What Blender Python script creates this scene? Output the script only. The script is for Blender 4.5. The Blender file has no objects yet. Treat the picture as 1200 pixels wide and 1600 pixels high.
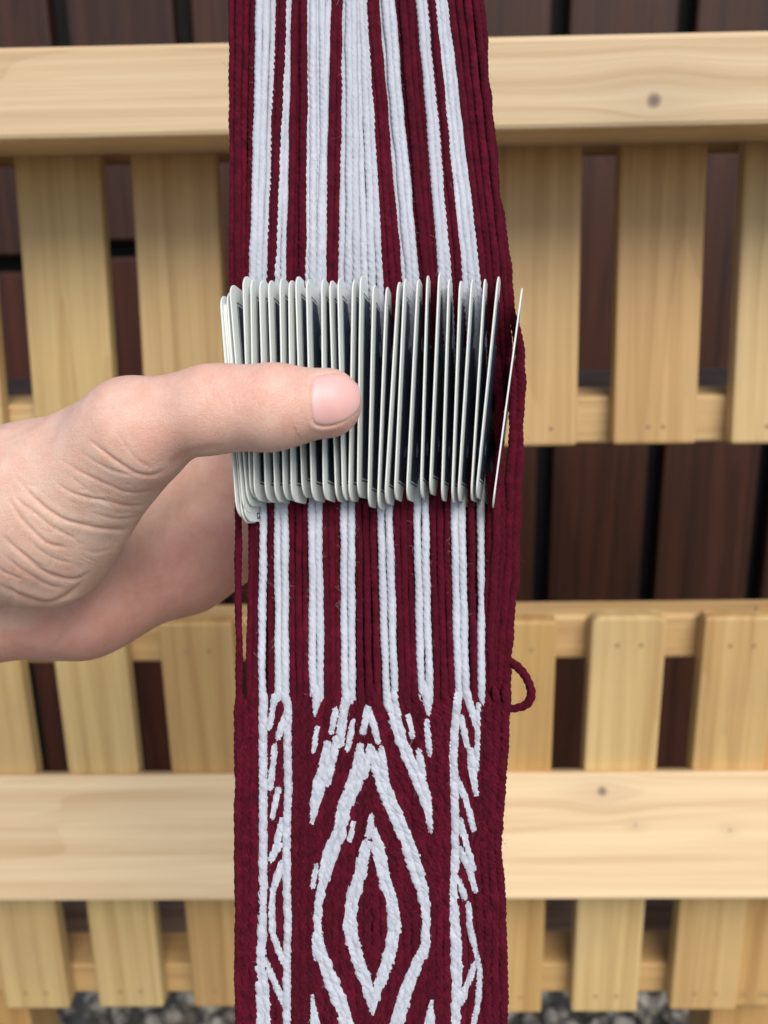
import bpy, bmesh, math, random
import numpy as np
from mathutils import Vector, Matrix, Euler

random.seed(7); rng = np.random.default_rng(7)
S = bpy.context.scene; C = S.collection
R = math.radians

# ------------------------------------------------------------------ camera
F = 1400.0; CX, CY = 600.0, 800.0              # focal length in pixels of a 1200 x 1600 frame
CAM_H = 0.75
CAM_M = (Matrix.Translation((0, 0, CAM_H)) @ Matrix.Rotation(R(1.2), 4, 'Z') @
         Matrix.Rotation(R(90 - 16.5), 4, 'X') @ Matrix.Rotation(R(-1.0), 4, 'Z'))
cam = bpy.data.cameras.new('camera'); co = bpy.data.objects.new('camera', cam); C.objects.link(co)
co.matrix_world = CAM_M
cam.sensor_fit = 'VERTICAL'; cam.sensor_height = 36; cam.lens = 36 * F / 1600
cam.clip_start = 0.01; cam.clip_end = 500
cam.dof.use_dof = True; cam.dof.focus_distance = 0.222; cam.dof.aperture_fstop = 13.5
S.camera = co

# ------------------------------------------------------------------ light
SUN_EL, SUN_AZ = 46, 160                        # azimuth clockwise from +Y (the wall is at +Y)
w = bpy.data.worlds.new('World'); S.world = w; w.use_nodes = True
nt = w.node_tree; nt.nodes.clear()
sky = nt.nodes.new('ShaderNodeTexSky'); sky.sky_type = 'NISHITA'; sky.sun_disc = False
sky.sun_elevation = R(SUN_EL); sky.sun_rotation = R(SUN_AZ); sky.air_density = 1.0; sky.dust_density = 1.0; sky.ozone_density = 1.0
bg = nt.nodes.new('ShaderNodeBackground'); bg.inputs['Strength'].default_value = 0.115
ow = nt.nodes.new('ShaderNodeOutputWorld')
nt.links.new(sky.outputs[0], bg.inputs[0]); nt.links.new(bg.outputs[0], ow.inputs[0])
sl = bpy.data.lights.new('sun', 'SUN'); sl.energy = 2.1; sl.angle = R(36); sl.color = (1, .94, .85)
so = bpy.data.objects.new('sun', sl); C.objects.link(so)
sd = Vector((math.sin(R(SUN_AZ)) * math.cos(R(SUN_EL)), math.cos(R(SUN_AZ)) * math.cos(R(SUN_EL)), math.sin(R(SUN_EL))))
so.rotation_euler = (-sd).to_track_quat('-Z', 'Y').to_euler(); so.location = (0, 0, 5)
S.view_settings.view_transform = 'Standard'; S.view_settings.look = 'None'
S.view_settings.exposure = 0.44; S.view_settings.gamma = 1; S.view_settings.use_curve_mapping = False
S.cycles.use_denoising = True
S.cycles.max_bounces = 6

# ------------------------------------------------------------------ helpers
CM = np.array(CAM_M)
def cw(p):
    """(N,3) points in view space (x right, y down, z depth; metres) to world"""
    p = np.asarray(p, float).reshape(-1, 3)
    q = np.column_stack([p[:, 0], -p[:, 1], -p[:, 2], np.ones(len(p))])
    return (q @ CM.T)[:, :3]
def px3(px, py, z):
    px, py, z = np.broadcast_arrays(np.asarray(px, float), np.asarray(py, float), np.asarray(z, float))
    return np.stack([(px - CX) / F * z, (py - CY) / F * z, z], -1)
def on_Y(px, py, Y):
    d = cw(px3(px, py, 1.0))[0] - np.array([0, 0, CAM_H])
    return Vector(np.array([0, 0, CAM_H]) + d * (Y / d[1]))

def tag(o, label=None, cat=None, group=None, kind=None):
    if label: o['label'] = label
    if cat: o['category'] = cat
    if group: o['group'] = group
    if kind: o['kind'] = kind
    return o
def empty(name, loc):
    o = bpy.data.objects.new(name, None); o.location = loc; o.empty_display_size = .02; C.objects.link(o); return o
def link(name, me, mat=None, parent=None, smooth=False):
    o = bpy.data.objects.new(name, me); C.objects.link(o)
    if mat:
        for m in (mat if isinstance(mat, (list, tuple)) else [mat]): me.materials.append(m)
    if parent:
        o.parent = parent; o.matrix_parent_inverse = Matrix.Translation(parent.location).inverted()
    if smooth: me.polygons.foreach_set('use_smooth', [True] * len(me.polygons))
    return o
def np_mesh(name, v, q, mi=None):
    """mesh from vertex array and (M,4) or (M,3) face array"""
    me = bpy.data.meshes.new(name); v = np.asarray(v, np.float32); q = np.asarray(q, np.int32)
    n = q.shape[1]
    me.vertices.add(len(v)); me.vertices.foreach_set('co', v.ravel())
    me.loops.add(q.size); me.loops.foreach_set('vertex_index', q.ravel())
    me.polygons.add(len(q)); me.polygons.foreach_set('loop_start', np.arange(0, q.size, n, dtype=np.int32))
    me.polygons.foreach_set('loop_total', np.full(len(q), n, np.int32))
    if mi is not None: me.polygons.foreach_set('material_index', np.asarray(mi, np.int32))
    me.update(calc_edges=True); me.validate()
    return me

# ------------------------------------------------------------------ materials
def mat(name, col=(.5, .5, .5), rough=.6, spec=.5):
    m = bpy.data.materials.new(name); m.use_nodes = True; b = m.node_tree.nodes['Principled BSDF']
    b.inputs['Base Color'].default_value = (*col, 1); b.inputs['Roughness'].default_value = rough
    b.inputs['Specular IOR Level'].default_value = spec
    return m
def N(m, t, **k):
    n = m.node_tree.nodes.new(t)
    for a, b in k.items(): setattr(n, a, b)
    return n
def L(m, a, b): m.node_tree.links.new(a, b)
def P(m): return m.node_tree.nodes['Principled BSDF']
def mathn(m, op, a, b=None, c=None, clamp=False):
    n = N(m, 'ShaderNodeMath', operation=op); n.use_clamp = clamp
    for i, x in enumerate((a, b, c)):
        if x is None: continue
        if isinstance(x, (int, float)): n.inputs[i].default_value = x
        else: L(m, x, n.inputs[i])
    return n.outputs[0]
def mix(m, f, a, b, mode='MIX'):
    n = N(m, 'ShaderNodeMix', data_type='RGBA', blend_type=mode)
    for i, x in ((0, f), (6, a), (7, b)):
        if isinstance(x, (int, float)): n.inputs[i].default_value = x
        elif isinstance(x, tuple): n.inputs[i].default_value = (*x, 1)
        else: L(m, x, n.inputs[i])
    return n.outputs[2]
def noise(m, vec, scale, detail=3, rough=.55, dist=0):
    n = N(m, 'ShaderNodeTexNoise'); L(m, vec, n.inputs['Vector'])
    n.inputs['Scale'].default_value = scale; n.inputs['Detail'].default_value = detail
    n.inputs['Roughness'].default_value = rough; n.inputs['Distortion'].default_value = dist
    return n.outputs['Fac']
def bump(m, h, strength, dist):
    n = N(m, 'ShaderNodeBump'); n.inputs['Strength'].default_value = strength; n.inputs['Distance'].default_value = dist
    L(m, h, n.inputs['Height']); L(m, n.outputs[0], P(m).inputs['Normal'])
def remap(m, v, a, b, c=0., d=1.):
    n = N(m, 'ShaderNodeMapRange'); L(m, v, n.inputs[0])
    for i, x in enumerate((a, b, c, d)): n.inputs[i + 1].default_value = x
    return n.outputs[0]

def wood_mat(name, c0, c1, line, rough=.55, knots=(), dirt=0.0, tint=True, spec=.35):
    """boards run along their local X; rings, streaks and knots"""
    m = mat(name, rough=rough, spec=spec)
    tc = N(m, 'ShaderNodeTexCoord'); oi = N(m, 'ShaderNodeObjectInfo')
    sx = N(m, 'ShaderNodeSeparateXYZ'); L(m, tc.outputs['Object'], sx.inputs[0])
    x, y, z = sx.outputs
    yk = y; kdark = None
    for (kx, ky, kr) in knots:
        dx = mathn(m, 'MULTIPLY', mathn(m, 'SUBTRACT', x, kx), .55); dy = mathn(m, 'SUBTRACT', y, ky)
        d = mathn(m, 'SQRT', mathn(m, 'ADD', mathn(m, 'MULTIPLY', dx, dx), mathn(m, 'MULTIPLY', dy, dy)))
        infl = mathn(m, 'POWER', 2.718, mathn(m, 'MULTIPLY', mathn(m, 'MULTIPLY', d, d), -1 / (2 * (kr * 2.6) ** 2)))
        yk = mathn(m, 'ADD', yk, mathn(m, 'MULTIPLY', mathn(m, 'MULTIPLY', dy, infl), -.75))
        dx2 = mathn(m, 'SUBTRACT', x, kx)
        d2 = mathn(m, 'SQRT', mathn(m, 'ADD', mathn(m, 'MULTIPLY', dx2, dx2), mathn(m, 'MULTIPLY', dy, dy)))
        k1 = mathn(m, 'ADD', mathn(m, 'MULTIPLY', remap(m, d2, kr * .55, kr * 1.05, 1, 0), .55),
                   mathn(m, 'ADD', mathn(m, 'MULTIPLY', remap(m, d2, kr * .2, kr * .45, 1, 0), .4),
                         mathn(m, 'MULTIPLY', infl, .16)))
        kdark = k1 if kdark is None else mathn(m, 'ADD', kdark, k1)
    cmb = N(m, 'ShaderNodeCombineXYZ'); L(m, x, cmb.inputs[0]); L(m, yk, cmb.inputs[1]); L(m, z, cmb.inputs[2])
    off = N(m, 'ShaderNodeVectorMath', operation='MULTIPLY_ADD')
    rc = N(m, 'ShaderNodeCombineXYZ')
    for i, k in enumerate((3.1, 1.7, 2.3)): L(m, mathn(m, 'MULTIPLY', oi.outputs['Random'], k), rc.inputs[i])
    off.inputs[1].default_value = (1, 1, 1); L(m, cmb.outputs[0], off.inputs[0]); L(m, rc.outputs[0], off.inputs[2])
    def stretch(a, b, c):
        n = N(m, 'ShaderNodeVectorMath', operation='MULTIPLY'); L(m, off.outputs[0], n.inputs[0]); n.inputs[1].default_value = (a, b, c)
        return n.outputs[0]
    big = noise(m, stretch(1.2, 11, 11), 3.0, 2)
    n2 = noise(m, stretch(1.0, 60, 40), 2.2, 3, .5, .3)
    rings = mathn(m, 'FRACT', mathn(m, 'MULTIPLY', noise(m, stretch(.55, 9, 7), 3.0, 1, .4), 8.0))
    rline = mathn(m, 'MULTIPLY', remap(m, rings, .55, 1.0, 0, 1), remap(m, n2, .35, .65, .25, 1))
    fine = noise(m, stretch(14, 900, 900), 1.0, 2)
    col = mix(m, big, c0, c1)
    col = mix(m, mathn(m, 'MULTIPLY', rline, .55), col, line)
    col = mix(m, remap(m, fine, .3, .7, 0, .3), col, line)
    col = mix(m, remap(m, n2, .40, .7, 0, .55), col, line)
    if kdark is not None: col = mix(m, mathn(m, 'MINIMUM', kdark, .85), col, (.13, .085, .075))
    if dirt: col = mix(m, remap(m, noise(m, off.outputs[0], 18, 4), .5, .75, 0, dirt), col, (.25, .22, .19))
    if tint: col = mix(m, 1.0, col, oi.outputs['Color'], 'MULTIPLY')
    L(m, col, P(m).inputs['Base Color'])
    bump(m, mathn(m, 'ADD', mathn(m, 'MULTIPLY', fine, .6), rline), .35, .0006)
    return m
PINE_C = ((.72, .53, .275), (.61, .42, .195), (.42, .25, .10))
M_pine = wood_mat('pine', *PINE_C, dirt=.16)
M_pine_grey = wood_mat('pine_shaded', (.36, .27, .2), (.25, .19, .15), (.14, .1, .08), dirt=.5)  # dark grey-brown pine for the rear rails, their shade put into the colour
M_dark = wood_mat('stained_boards', (.10, .037, .02), (.036, .013, .007), (.012, .005, .003), rough=.46, spec=.32)
M_red = wood_mat('stained_boards_red', (.15, .036, .016), (.04, .012, .008), (.012, .005, .004), rough=.4)
M_black = mat('dark_felt', (.006, .005, .005), .9)

def yarn_mat(name, ca, cb, sheen):
    m = mat(name, ca, .92, .15); oi = N(m, 'ShaderNodeObjectInfo')
    tc = N(m, 'ShaderNodeTexCoord')
    n1 = noise(m, tc.outputs['Object'], 420, 2)
    n2 = noise(m, tc.outputs['Object'], 3500, 3, .7)
    c_ = mix(m, remap(m, mathn(m, 'ADD', mathn(m, 'MULTIPLY', n1, .5), mathn(m, 'MULTIPLY', n2, .5)), .35, .65), ca, cb)
    L(m, mix(m, mathn(m, 'MULTIPLY', oi.outputs['Random'], .55), c_, cb), P(m).inputs['Base Color'])
    P(m).inputs['Sheen Weight'].default_value = sheen; P(m).inputs['Sheen Roughness'].default_value = .5
    P(m).inputs['Sheen Tint'].default_value = (*[min(1, 2.5 * c + .05) for c in ca], 1)
    bump(m, n2, .8, .0006)
    return m
M_white = yarn_mat('white_wool', (.75, .77, .82), (.58, .60, .655), .08)
M_maroon = yarn_mat('maroon_wool', (.175, .007, .026), (.05, .002, .008), .12)
M_fuzzw = mat('white_fibre', (.42, .38, .41), .8, .2); M_fuzzm = mat('maroon_fibre', (.25, .02, .055), .8, .2)

# ------------------------------------------------------------------ boards
def board(name, mtl, parent, c, size, axis='X', color=(1, 1, 1), bev=.0018, rot=(0, 0, 0), round_end=0.0, seg=2):
    """size = (length, width, thickness); local X long, local Y width, local Z thickness (facing the camera = +Z)"""
    bm = bmesh.new(); bmesh.ops.create_cube(bm, size=1)
    bmesh.ops.scale(bm, vec=size, verts=bm.verts)
    if round_end:
        es = [e for e in bm.edges if abs(e.verts[0].co.x - e.verts[1].co.x) < 1e-6 and abs(e.verts[0].co.y - e.verts[1].co.y) < 1e-6 and e.verts[0].co.x > 0]
        bmesh.ops.bevel(bm, geom=es, offset=round_end, segments=6, profile=.5, affect='EDGES')
        es = [e for e in bm.edges if e.calc_face_angle(0) > 1.0]
        bmesh.ops.bevel(bm, geom=es, offset=bev, segments=seg, profile=.5, affect='EDGES')
    else:
        bmesh.ops.bevel(bm, geom=bm.edges[:], offset=bev, segments=seg, profile=.5, affect='EDGES')
    me = bpy.data.meshes.new(name); bm.to_mesh(me); bm.free()
    o = link(name, me, mtl)
    base = Matrix.Rotation(R(90), 4, 'X')                    # local Y -> world Z, local Z -> world -Y
    if axis == 'Z': base = Matrix.Rotation(R(90), 4, 'X') @ Matrix.Rotation(R(90), 4, 'Z')
    M = Matrix.Translation(c) @ Euler(rot).to_matrix().to_4x4() @ base
    if parent: o.parent = parent; M = Matrix.Translation(parent.location).inverted() @ M
    o.matrix_local = M; o.color = (*color, 1)
    return o

# ------------------------------------------------------------------ the setting: wall, ground, gravel
YW = 0.90
wall = empty('wall', (0, YW, 0)); tag(wall, kind='structure')
def wx(px, py): return on_Y(px, py, YW).x
gaps = [wx(95, 30), wx(292, 30)] ; pitch = (wx(1070, 30) - wx(95, 30)) / 5.0
xs = [gaps[0] + pitch * k for k in range(-6, 12)]
zsplit = on_Y(20, 412, YW).z
for i, x0 in enumerate(xs[:-1]):
    xc = x0 + pitch / 2; wdt = pitch - .017
    c = .85 + .3 * random.random()
    if i in (3, 4, 5, 6):
        zt = zsplit + (.012 if i == 6 else 0)
        board('wall_board', M_dark, wall, (xc, YW, (1.9 + zt + .008) / 2), (1.9 - zt - .008, wdt, .018), 'Z', (c, c, c))
        board('lower_wall_board', M_red, wall, (xc, YW + .004, (zt - .008) / 2 + .01), (zt - .008 - .02, wdt + .004, .018), 'Z', (c, c, c))
    else:
        board('wall_board', M_dark, wall, (xc, YW, .955), (1.89, wdt, .018), 'Z', (c * 1.1, c * .98, c * .9))
board('wall_backing', M_black, wall, (0, YW + .022, .95), (2.4, 1.9, .01), 'X')

m = mat('ground_soil', (.12, .11, .1), .9); tc = N(m, 'ShaderNodeTexCoord')
L(m, mix(m, remap(m, noise(m, tc.outputs['Object'], 40, 5, .7), .35, .65), (.07, .068, .06), (.17, .165, .15)), P(m).inputs['Base Color'])
M_ground = m
me = np_mesh('ground', [(-60, -60, 0), (60, -60, 0), (60, 60, 0), (-60, 60, 0)], [(0, 1, 2, 3)])
tag(link('ground', me, M_ground), kind='structure')
# gravel strip at the foot of the wall, one object nobody could count
ico = bmesh.new(); bmesh.ops.create_icosphere(ico, subdivisions=2, radius=1)
iv = np.array([v.co[:] for v in ico.verts]); it = np.array([[v.index for v in f.verts] for f in ico.faces]); ico.free()
V, T = [], []; n0 = 0
for k in range(2600):
    r = .004 + .009 * random.random() ** 1.6
    p = np.array([random.uniform(-.6, .6), random.uniform(.5, .88), 0])
    A = np.array(Euler([random.uniform(0, 6.28) for _ in range(3)]).to_matrix())
    sc = np.array([1, random.uniform(.6, .95), random.uniform(.45, .8)]) * r
    dd = 1 + .13 * np.sin(iv @ rng.normal(size=3) * 2.2 + random.random() * 6) + .08 * np.sin(iv @ rng.normal(size=3) * 4)
    vv = (iv * dd[:, None] * sc) @ A.T + p; vv[:, 2] += r * random.uniform(.2, 1.3)
    V.append(vv); T.append(it + n0); n0 += len(iv)
m = mat('gravel_stone', (.3, .3, .28), .85); tc = N(m, 'ShaderNodeTexCoord')
L(m, mix(m, remap(m, noise(m, tc.outputs['Object'], 55, 2), .4, .6), (.13, .115, .085), (.50, .45, .36)), P(m).inputs['Base Color'])
bump(m, noise(m, tc.outputs['Object'], 900, 3), .4, .001)
tag(link('gravel', np_mesh('gravel', np.concatenate(V), np.concatenate(T)), m, smooth=True), kind='stuff')

# ------------------------------------------------------------------ the slatted pine bench
YS = 0.455                                       # front face of the slats
bench = empty('slatted_bench', (0, YS, 0))
tag(bench, 'pale pine garden bench frame with rows of upright slats between rails', 'bench')
def knot_mat(name, knots): return wood_mat(name, (.79, .625, .405), (.67, .495, .285), (.50, .32, .16), knots=knots)
# top rail
ytr = .406
ta, tb = on_Y(600, 60, ytr).z, on_Y(600, 207, ytr).z
railx = on_Y(600, 140, ytr).x
k = on_Y(1022, 157, ytr)
zc = (ta + tb) / 2
M_rail1 = knot_mat('pine_rail_top', [(k.x, k.z - zc, .0036)])
board('top_rail', M_rail1, bench, (0, ytr + .035, zc), (.78, ta - tb, .07), 'X', (1.06, 1.05, 1.04), bev=.0022)
# nails
nail_me = None
def nail(par, p):
    global nail_me
    if nail_me is None:
        bm = bmesh.new(); bmesh.ops.create_cone(bm, cap_ends=True, segments=12, radius1=.0013, radius2=.0011, depth=.0006)
        nail_me = bpy.data.meshes.new('nail'); bm.to_mesh(nail_me); bm.free(); nail_me.materials.append(mat('rusty_nail', (.33, .22, .11), .6))
    o = bpy.data.objects.new('nail', nail_me); C.objects.link(o); o.parent = par
    o.matrix_parent_inverse = par.matrix_world.inverted()
    o.matrix_world = Matrix.Translation(p) @ Matrix.Rotation(R(90), 4, 'X')
# upper slats, leaning slightly back towards the top
zu0 = on_Y(600, 702, YS).z; zu1 = on_Y(600, 232, YS + .019).z + .004
lean = math.atan2(.019, zu1 - zu0)
upx = [(-165, 1.0, .97, .9), (20, .93, .94, .84), (203, .9, .86, .78), (394, .95, .9, .8), (584, .95, .92, .85), (774, .93, .87, .79), (969, .93, .83, .72), (1163, 1.02, 1.02, .98), (1358, 1, .95, .9)]
for (px, r, g, b) in upx:
    x0 = on_Y(px, 240, YS + .019).x; wd = .0428
    zt, zb = zu1, zu0 + random.uniform(-.0012, .0012)
    y = YS + .0055 + (.019) / 2
    s = board('upper_slat', M_pine, bench, (x0 + wd / 2, y, (zt + zb) / 2), ((zt - zb) / math.cos(lean), wd, .011), 'Z', (r, g, b), rot=(-lean, 0, 0))
    bpy.context.view_layer.update()
    for dx in ((-.0035, .004) if px > 900 else (-.008, .008)): nail(s, (x0 + wd / 2 + dx, YS + .0012, zb + .0095))
# strip behind their tops, cross rail behind their feet
z1 = on_Y(600, 244, .486).z
board('upper_back_rail', M_pine, bench, (0, .499, z1 + .02), (.74, .04, .018), 'X', (.8, .75, .68))
za, zb2 = on_Y(600, 625, .468).z, on_Y(600, 697, .468).z
board('cross_rail', M_pine, bench, (0, .468 + .018, (za + zb2) / 2), (.74, za - zb2, .036), 'X', (1.04, 1.02, 1.0))
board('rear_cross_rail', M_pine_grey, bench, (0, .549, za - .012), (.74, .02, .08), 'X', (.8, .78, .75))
# lower part: top rail, slats, broad front rail, bottom rails
zl = on_Y(600, 965, .468).z; zl2 = on_Y(600, 1033, .468).z
board('middle_rail', M_pine, bench, (0, .468 + .012, (zl + zl2) / 2), (.74, zl - zl2, .024), 'X', (1.0, .95, .9), bev=.003)
lowx = [(-26, 1.0, .99, .88), (141, 1.02, 1.03, .92), (309, .86, .76, .62), (477, .9, .85, .75), (645, .95, .9, .8), (810, .93, .83, .66), (980, 1.04, 1.04, .95), (1155, .98, .91, .78), (1245, .95, .82, .66)]
zs1 = on_Y(600, 972, YS).z; zs0 = on_Y(600, 1575, YS).z
for i, (px, r, g, b) in enumerate(lowx):
    xc = on_Y(px, 1040, YS).x; wd = .0415
    zt = zs1 + random.uniform(-.0015, .0015) + (.002 if px == 980 else 0); zb = zs0 + random.uniform(-.002, .002) - (.003 if px > 700 else 0)
    s = board('lower_slat', M_pine, bench, (xc, YS + .006 + (.004 if i == 8 else 0), (zt + zb) / 2), (zt - zb, wd, .012), 'Z', (r, g, b), round_end=.006 if px in (980, 477) else .0022)
    bpy.context.view_layer.update()
    for dx in (-.006, .007):
        nail(s, (xc + dx, YS - .0001, zt - .017)); nail(s, (xc + dx, YS - .0001, zb + .013))
z5, z6 = on_Y(600, 1208, YS - .006).z, on_Y(600, 1407, YS - .035).z
hh = math.hypot(z5 - z6, .029); tilt = math.atan2(.029, z5 - z6)
k = on_Y(940, 1234, YS - .009); zc = (z5 + z6) / 2
k2 = on_Y(1135, 1288, YS - .014); k3 = on_Y(990, 1282, YS - .014)
M_rail2 = knot_mat('pine_rail_front', [(k.x, (k.z - zc) / math.cos(tilt), .0033), (k2.x, (k2.z - zc) / math.cos(tilt), .0010), (k3.x, (k3.z - zc) / math.cos(tilt), .0009)])
board('front_rail', M_rail2, bench, (0, YS - .0205 + .008 * math.cos(tilt), zc - .008 * math.sin(tilt)), (.8, hh, .016), 'X', (1.08, 1.06, 1.02), rot=(-tilt, 0, 0), bev=.002)
z7, z8 = on_Y(600, 1507, .468).z, on_Y(600, 1551, .468).z
board('bottom_rail', M_pine, bench, (0, .468 + .015, (z7 + z8) / 2), (.74, z7 - z8, .03), 'X', (.95, .87, .75))
z9, z10 = on_Y(600, 1415, .54).z, on_Y(600, 1462, .54).z
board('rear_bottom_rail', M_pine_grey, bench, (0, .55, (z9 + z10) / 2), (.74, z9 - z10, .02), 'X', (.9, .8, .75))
for px in (15, 1146):
    x = on_Y(px, 1585, .486).x
    board('leg', M_pine, bench, (x, .492, (z8 + .0) / 2), (z8, .042, .04), 'Z', (.85, .7, .52))
for s_ in (-1, 1):
    board('side_post', M_pine, bench, (s_ * .37, .482, ta / 2), (ta - .03, .045, .03), 'Z', (.95, .9, .8))

# ------------------------------------------------------------------ yarn
PX = .222 / F                                     # metres per pixel on the band
def catmull(pts, step):
    """pts: rows (px, py, z); resample smoothly, one ring every `step` pixels"""
    p = np.asarray(pts, float); seg = np.hypot(np.diff(p[:, 0]), np.diff(p[:, 1])); t = np.concatenate([[0], np.cumsum(seg)])
    n = max(4, int(t[-1] / step)); tt = np.linspace(0, t[-1], n)
    out = np.empty((n, 3)); m = np.gradient(p, t, axis=0) if len(p) > 2 else np.repeat(((p[1] - p[0]) / t[-1])[None], 2, 0)
    i = np.clip(np.searchsorted(t, tt, side='right') - 1, 0, len(p) - 2); h = (t[i + 1] - t[i])[:, None]; u = ((tt - t[i])[:, None]) / h
    out = (2*u**3 - 3*u**2 + 1) * p[i] + (u**3 - 2*u**2 + u) * h * m[i] + (-2*u**3 + 3*u**2) * p[i + 1] + (u**3 - u**2) * h * m[i + 1]
    return out
def ply_tube(path, rad, twist_len, segs=15, plies=3, phase=0., depth=.23, rscale=None):
    """path (n,3) metres in view space; a plied strand: lobes winding round the axis"""
    n = len(path); d = np.gradient(path, axis=0); d /= np.linalg.norm(d, axis=1)[:, None]
    ref = np.array([0, 0, 1.]); a = np.cross(d, ref); a /= np.linalg.norm(a, axis=1)[:, None] + 1e-12; b = np.cross(a, d)
    s = np.concatenate([[0], np.cumsum(np.linalg.norm(np.diff(path, axis=0), axis=1))])
    th = 2 * np.pi * s / twist_len + phase
    ph = np.linspace(0, 2 * np.pi, segs, endpoint=False)
    lob = np.abs(np.cos(plies / 2 * (ph[None] - th[:, None])))
    r = rad * (1 - depth + depth * 1.25 * lob ** .8)
    if rscale is not None: r = r * rscale[:, None]
    v = path[:, None] + r[..., None] * (np.cos(ph)[None, :, None] * a[:, None] + np.sin(ph)[None, :, None] * b[:, None])
    i = np.arange(n - 1)[:, None] * segs; j = np.arange(segs)[None]; j2 = (j + 1) % segs
    q = np.stack([i + j, i + j2, i + segs + j2, i + segs + j], -1).reshape(-1, 4)
    return v.reshape(-1, 3), q
band = empty('woven_band', tuple(cw(px3(580, 1590, .224))[0]))
tag(band, 'maroon and white tablet woven band with its unwoven warp yarns stretched above', 'woven band')
strand_rec = {'w': [], 'm': []}
def strand(pts, colr, rad=6.6, name='warp_yarn', wob=.5, step=3.2):
    p = catmull(pts, step); s = np.arange(len(p)) * step
    for (fr, am) in ((90, .6), (37, .35), (210, .9)):
        p[:, 0] += wob * am * np.sin(2 * np.pi * s / fr / random.uniform(.8, 1.25) + random.random() * 6.28)
    path = px3(p[:, 0], p[:, 1], p[:, 2]); rs_ = 1 + .05 * np.sin(s / random.uniform(9, 14) + random.random() * 6) + .05 * np.sin(s / random.uniform(23, 40) + random.random() * 6)
    v, q = ply_tube(path, rad * PX, random.uniform(30, 38) * PX, phase=random.random() * 6, rscale=rs_)
    me = np_mesh(name, cw(v), q)
    o = link(name, me, M_white if colr == 'w' else M_maroon, band, smooth=True)
    strand_rec[colr].append((path, rad * PX)); return o
# upper front warp (x at y=0, x at y=430), read across the band
def lay(x0, x1, n): return [(x0 + (x1 - x0) * (k + .5) / n) for k in range(n)]
cr = lambda X: 320 + X / 2.308
upper = [('m', 84, 190, 92, 165, 4), ('w', 185, 262, 163, 228, 3), ('m', 258, 293, 226, 250, 2), ('w', 291, 322, 244, 300, 2),
         ('m', 318, 366, 296, 362, 3), ('w', 364, 432, 358, 442, 4), ('w', 432, 462, 398, 430, 1), ('m', 458, 500, 438, 482, 2), ('w', 498, 586, 478, 645, 6),
         ('m', 583, 622, 643, 708, 3), ('w', 618, 682, 703, 770, 3), ('m', 678, 772, 766, 848, 4), ('w', 768, 798, 842, 888, 2),
         ('m', 795, 832, 884, 928, 2), ('w', 828, 878, 924, 996, 3), ('m', 874, 990, 992, 1088, 4)]
for (cl, a0, a1, b0, b1, n) in upper:
    for xa, xb in zip(lay(a0, a1, n), lay(b0, b1, n)):
        xa, xb = cr(xa), cr(xb); sl_ = (xb - xa) / 430
        xm = (xa + xb) / 2 + random.uniform(-1.6, 1.6)
        dz = random.uniform(-.0012, .0012); rr = 6.5 if cl == 'w' else 6.1
        xe = xb + sl_ * 190 * .4
        strand([(xa - sl_ * 160, -160, .236), (xa, 0, .2325 + dz), (xm, 215, .229 + dz), (xb, 430, .2255 + dz * .5), (xe, 520, .231), (xe, 640, .248)], cl, rr)
# lower front warp (y 805 -> 1090)
c6 = lambda X: 350 + X / 2.4
lower = [('m', 38, 68, 38, 76, 1), ('m', 96, 131, 84, 128, 2), ('w', 132, 161, 124, 161, 1), ('m', 161, 191, 161, 195, 1), ('w', 190, 240, 193, 245, 2),
         ('m', 240, 320, 245, 321, 3), ('w', 317, 369, 320, 378, 2), ('m', 369, 437, 378, 440, 3), ('w', 437, 491, 440, 493, 2),
         ('m', 491, 575, 494, 594, 3), ('w', 574, 636, 594, 656, 2), ('m', 636, 711, 656, 725, 3), ('w', 711, 769, 725, 786, 2), ('m', 769, 851, 786, 866, 3),
         ('w', 851, 906, 867, 920, 2), ('m', 906, 946, 921, 955, 1), ('w', 947, 980, 956, 976, 1)]
for (cl, a0, a1, b0, b1, n) in lower:
    for xa, xb in zip(lay(a0, a1, n), lay(b0, b1, n)):
        xa, xb = c6(xa), c6(xb)
        far = (cl == 'w' and a0 == 947); z0 = .232 if far else .2265; dz = random.uniform(-.0005, .0005) + (.0009 if cl == 'm' else -.0003)
        strand([(xa, 640, .252), (xa, 735, .238), (xa, 792, z0 + .0008), (xa, 815, z0 - .0008 + dz), (xa + (xb - xa) * .45, 950, (z0 + .2225) / 2 + dz), (xb, 1078, .2218), (xb + (1 if cl == 'w' else 0), 1112, .2226)], cl, 6.3 if cl == 'w' else 5.8)
# thick selvedge bundle on the right, running outside the last card
for pts in ([(748, -160), (750, 0), (765, 200), (782, 350), (798, 470), (812, 560), (813, 640), (808, 740), (806, 830), (799, 950), (790, 1060), (787, 1125)],
            [(736, -160), (738, 0), (752, 200), (768, 350), (786, 480), (800, 590), (801, 700), (796, 800), (793, 880), (787, 980), (779, 1070), (777, 1125)],
            [(728, -160), (729, 0), (742, 200), (757, 360), (771, 480), (778, 600), (780, 720), (784, 810), (779, 900), (773, 1000), (768, 1125)]):
    n = len(pts); z = np.interp([p[1] for p in pts], [-160, 0, 430, 600, 800, 1125], [.24, .236, .233, .236, .230, .2243])
    strand([(x, y, zz) for (x, y), zz in zip(pts, z)], 'm', 8.2, wob=1.6)
strand([(770, 740, .232), (768, 805, .229), (764, 900, .2275), (759, 1000, .226), (757, 1125, .2242)], 'm', 7.2, wob=1.2)
strand([(777, 760, .229), (775, 820, .2265), (772, 900, .226), (767, 1000, .225), (763, 1125, .2242)], 'm', 6.6, wob=1.2)
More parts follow.
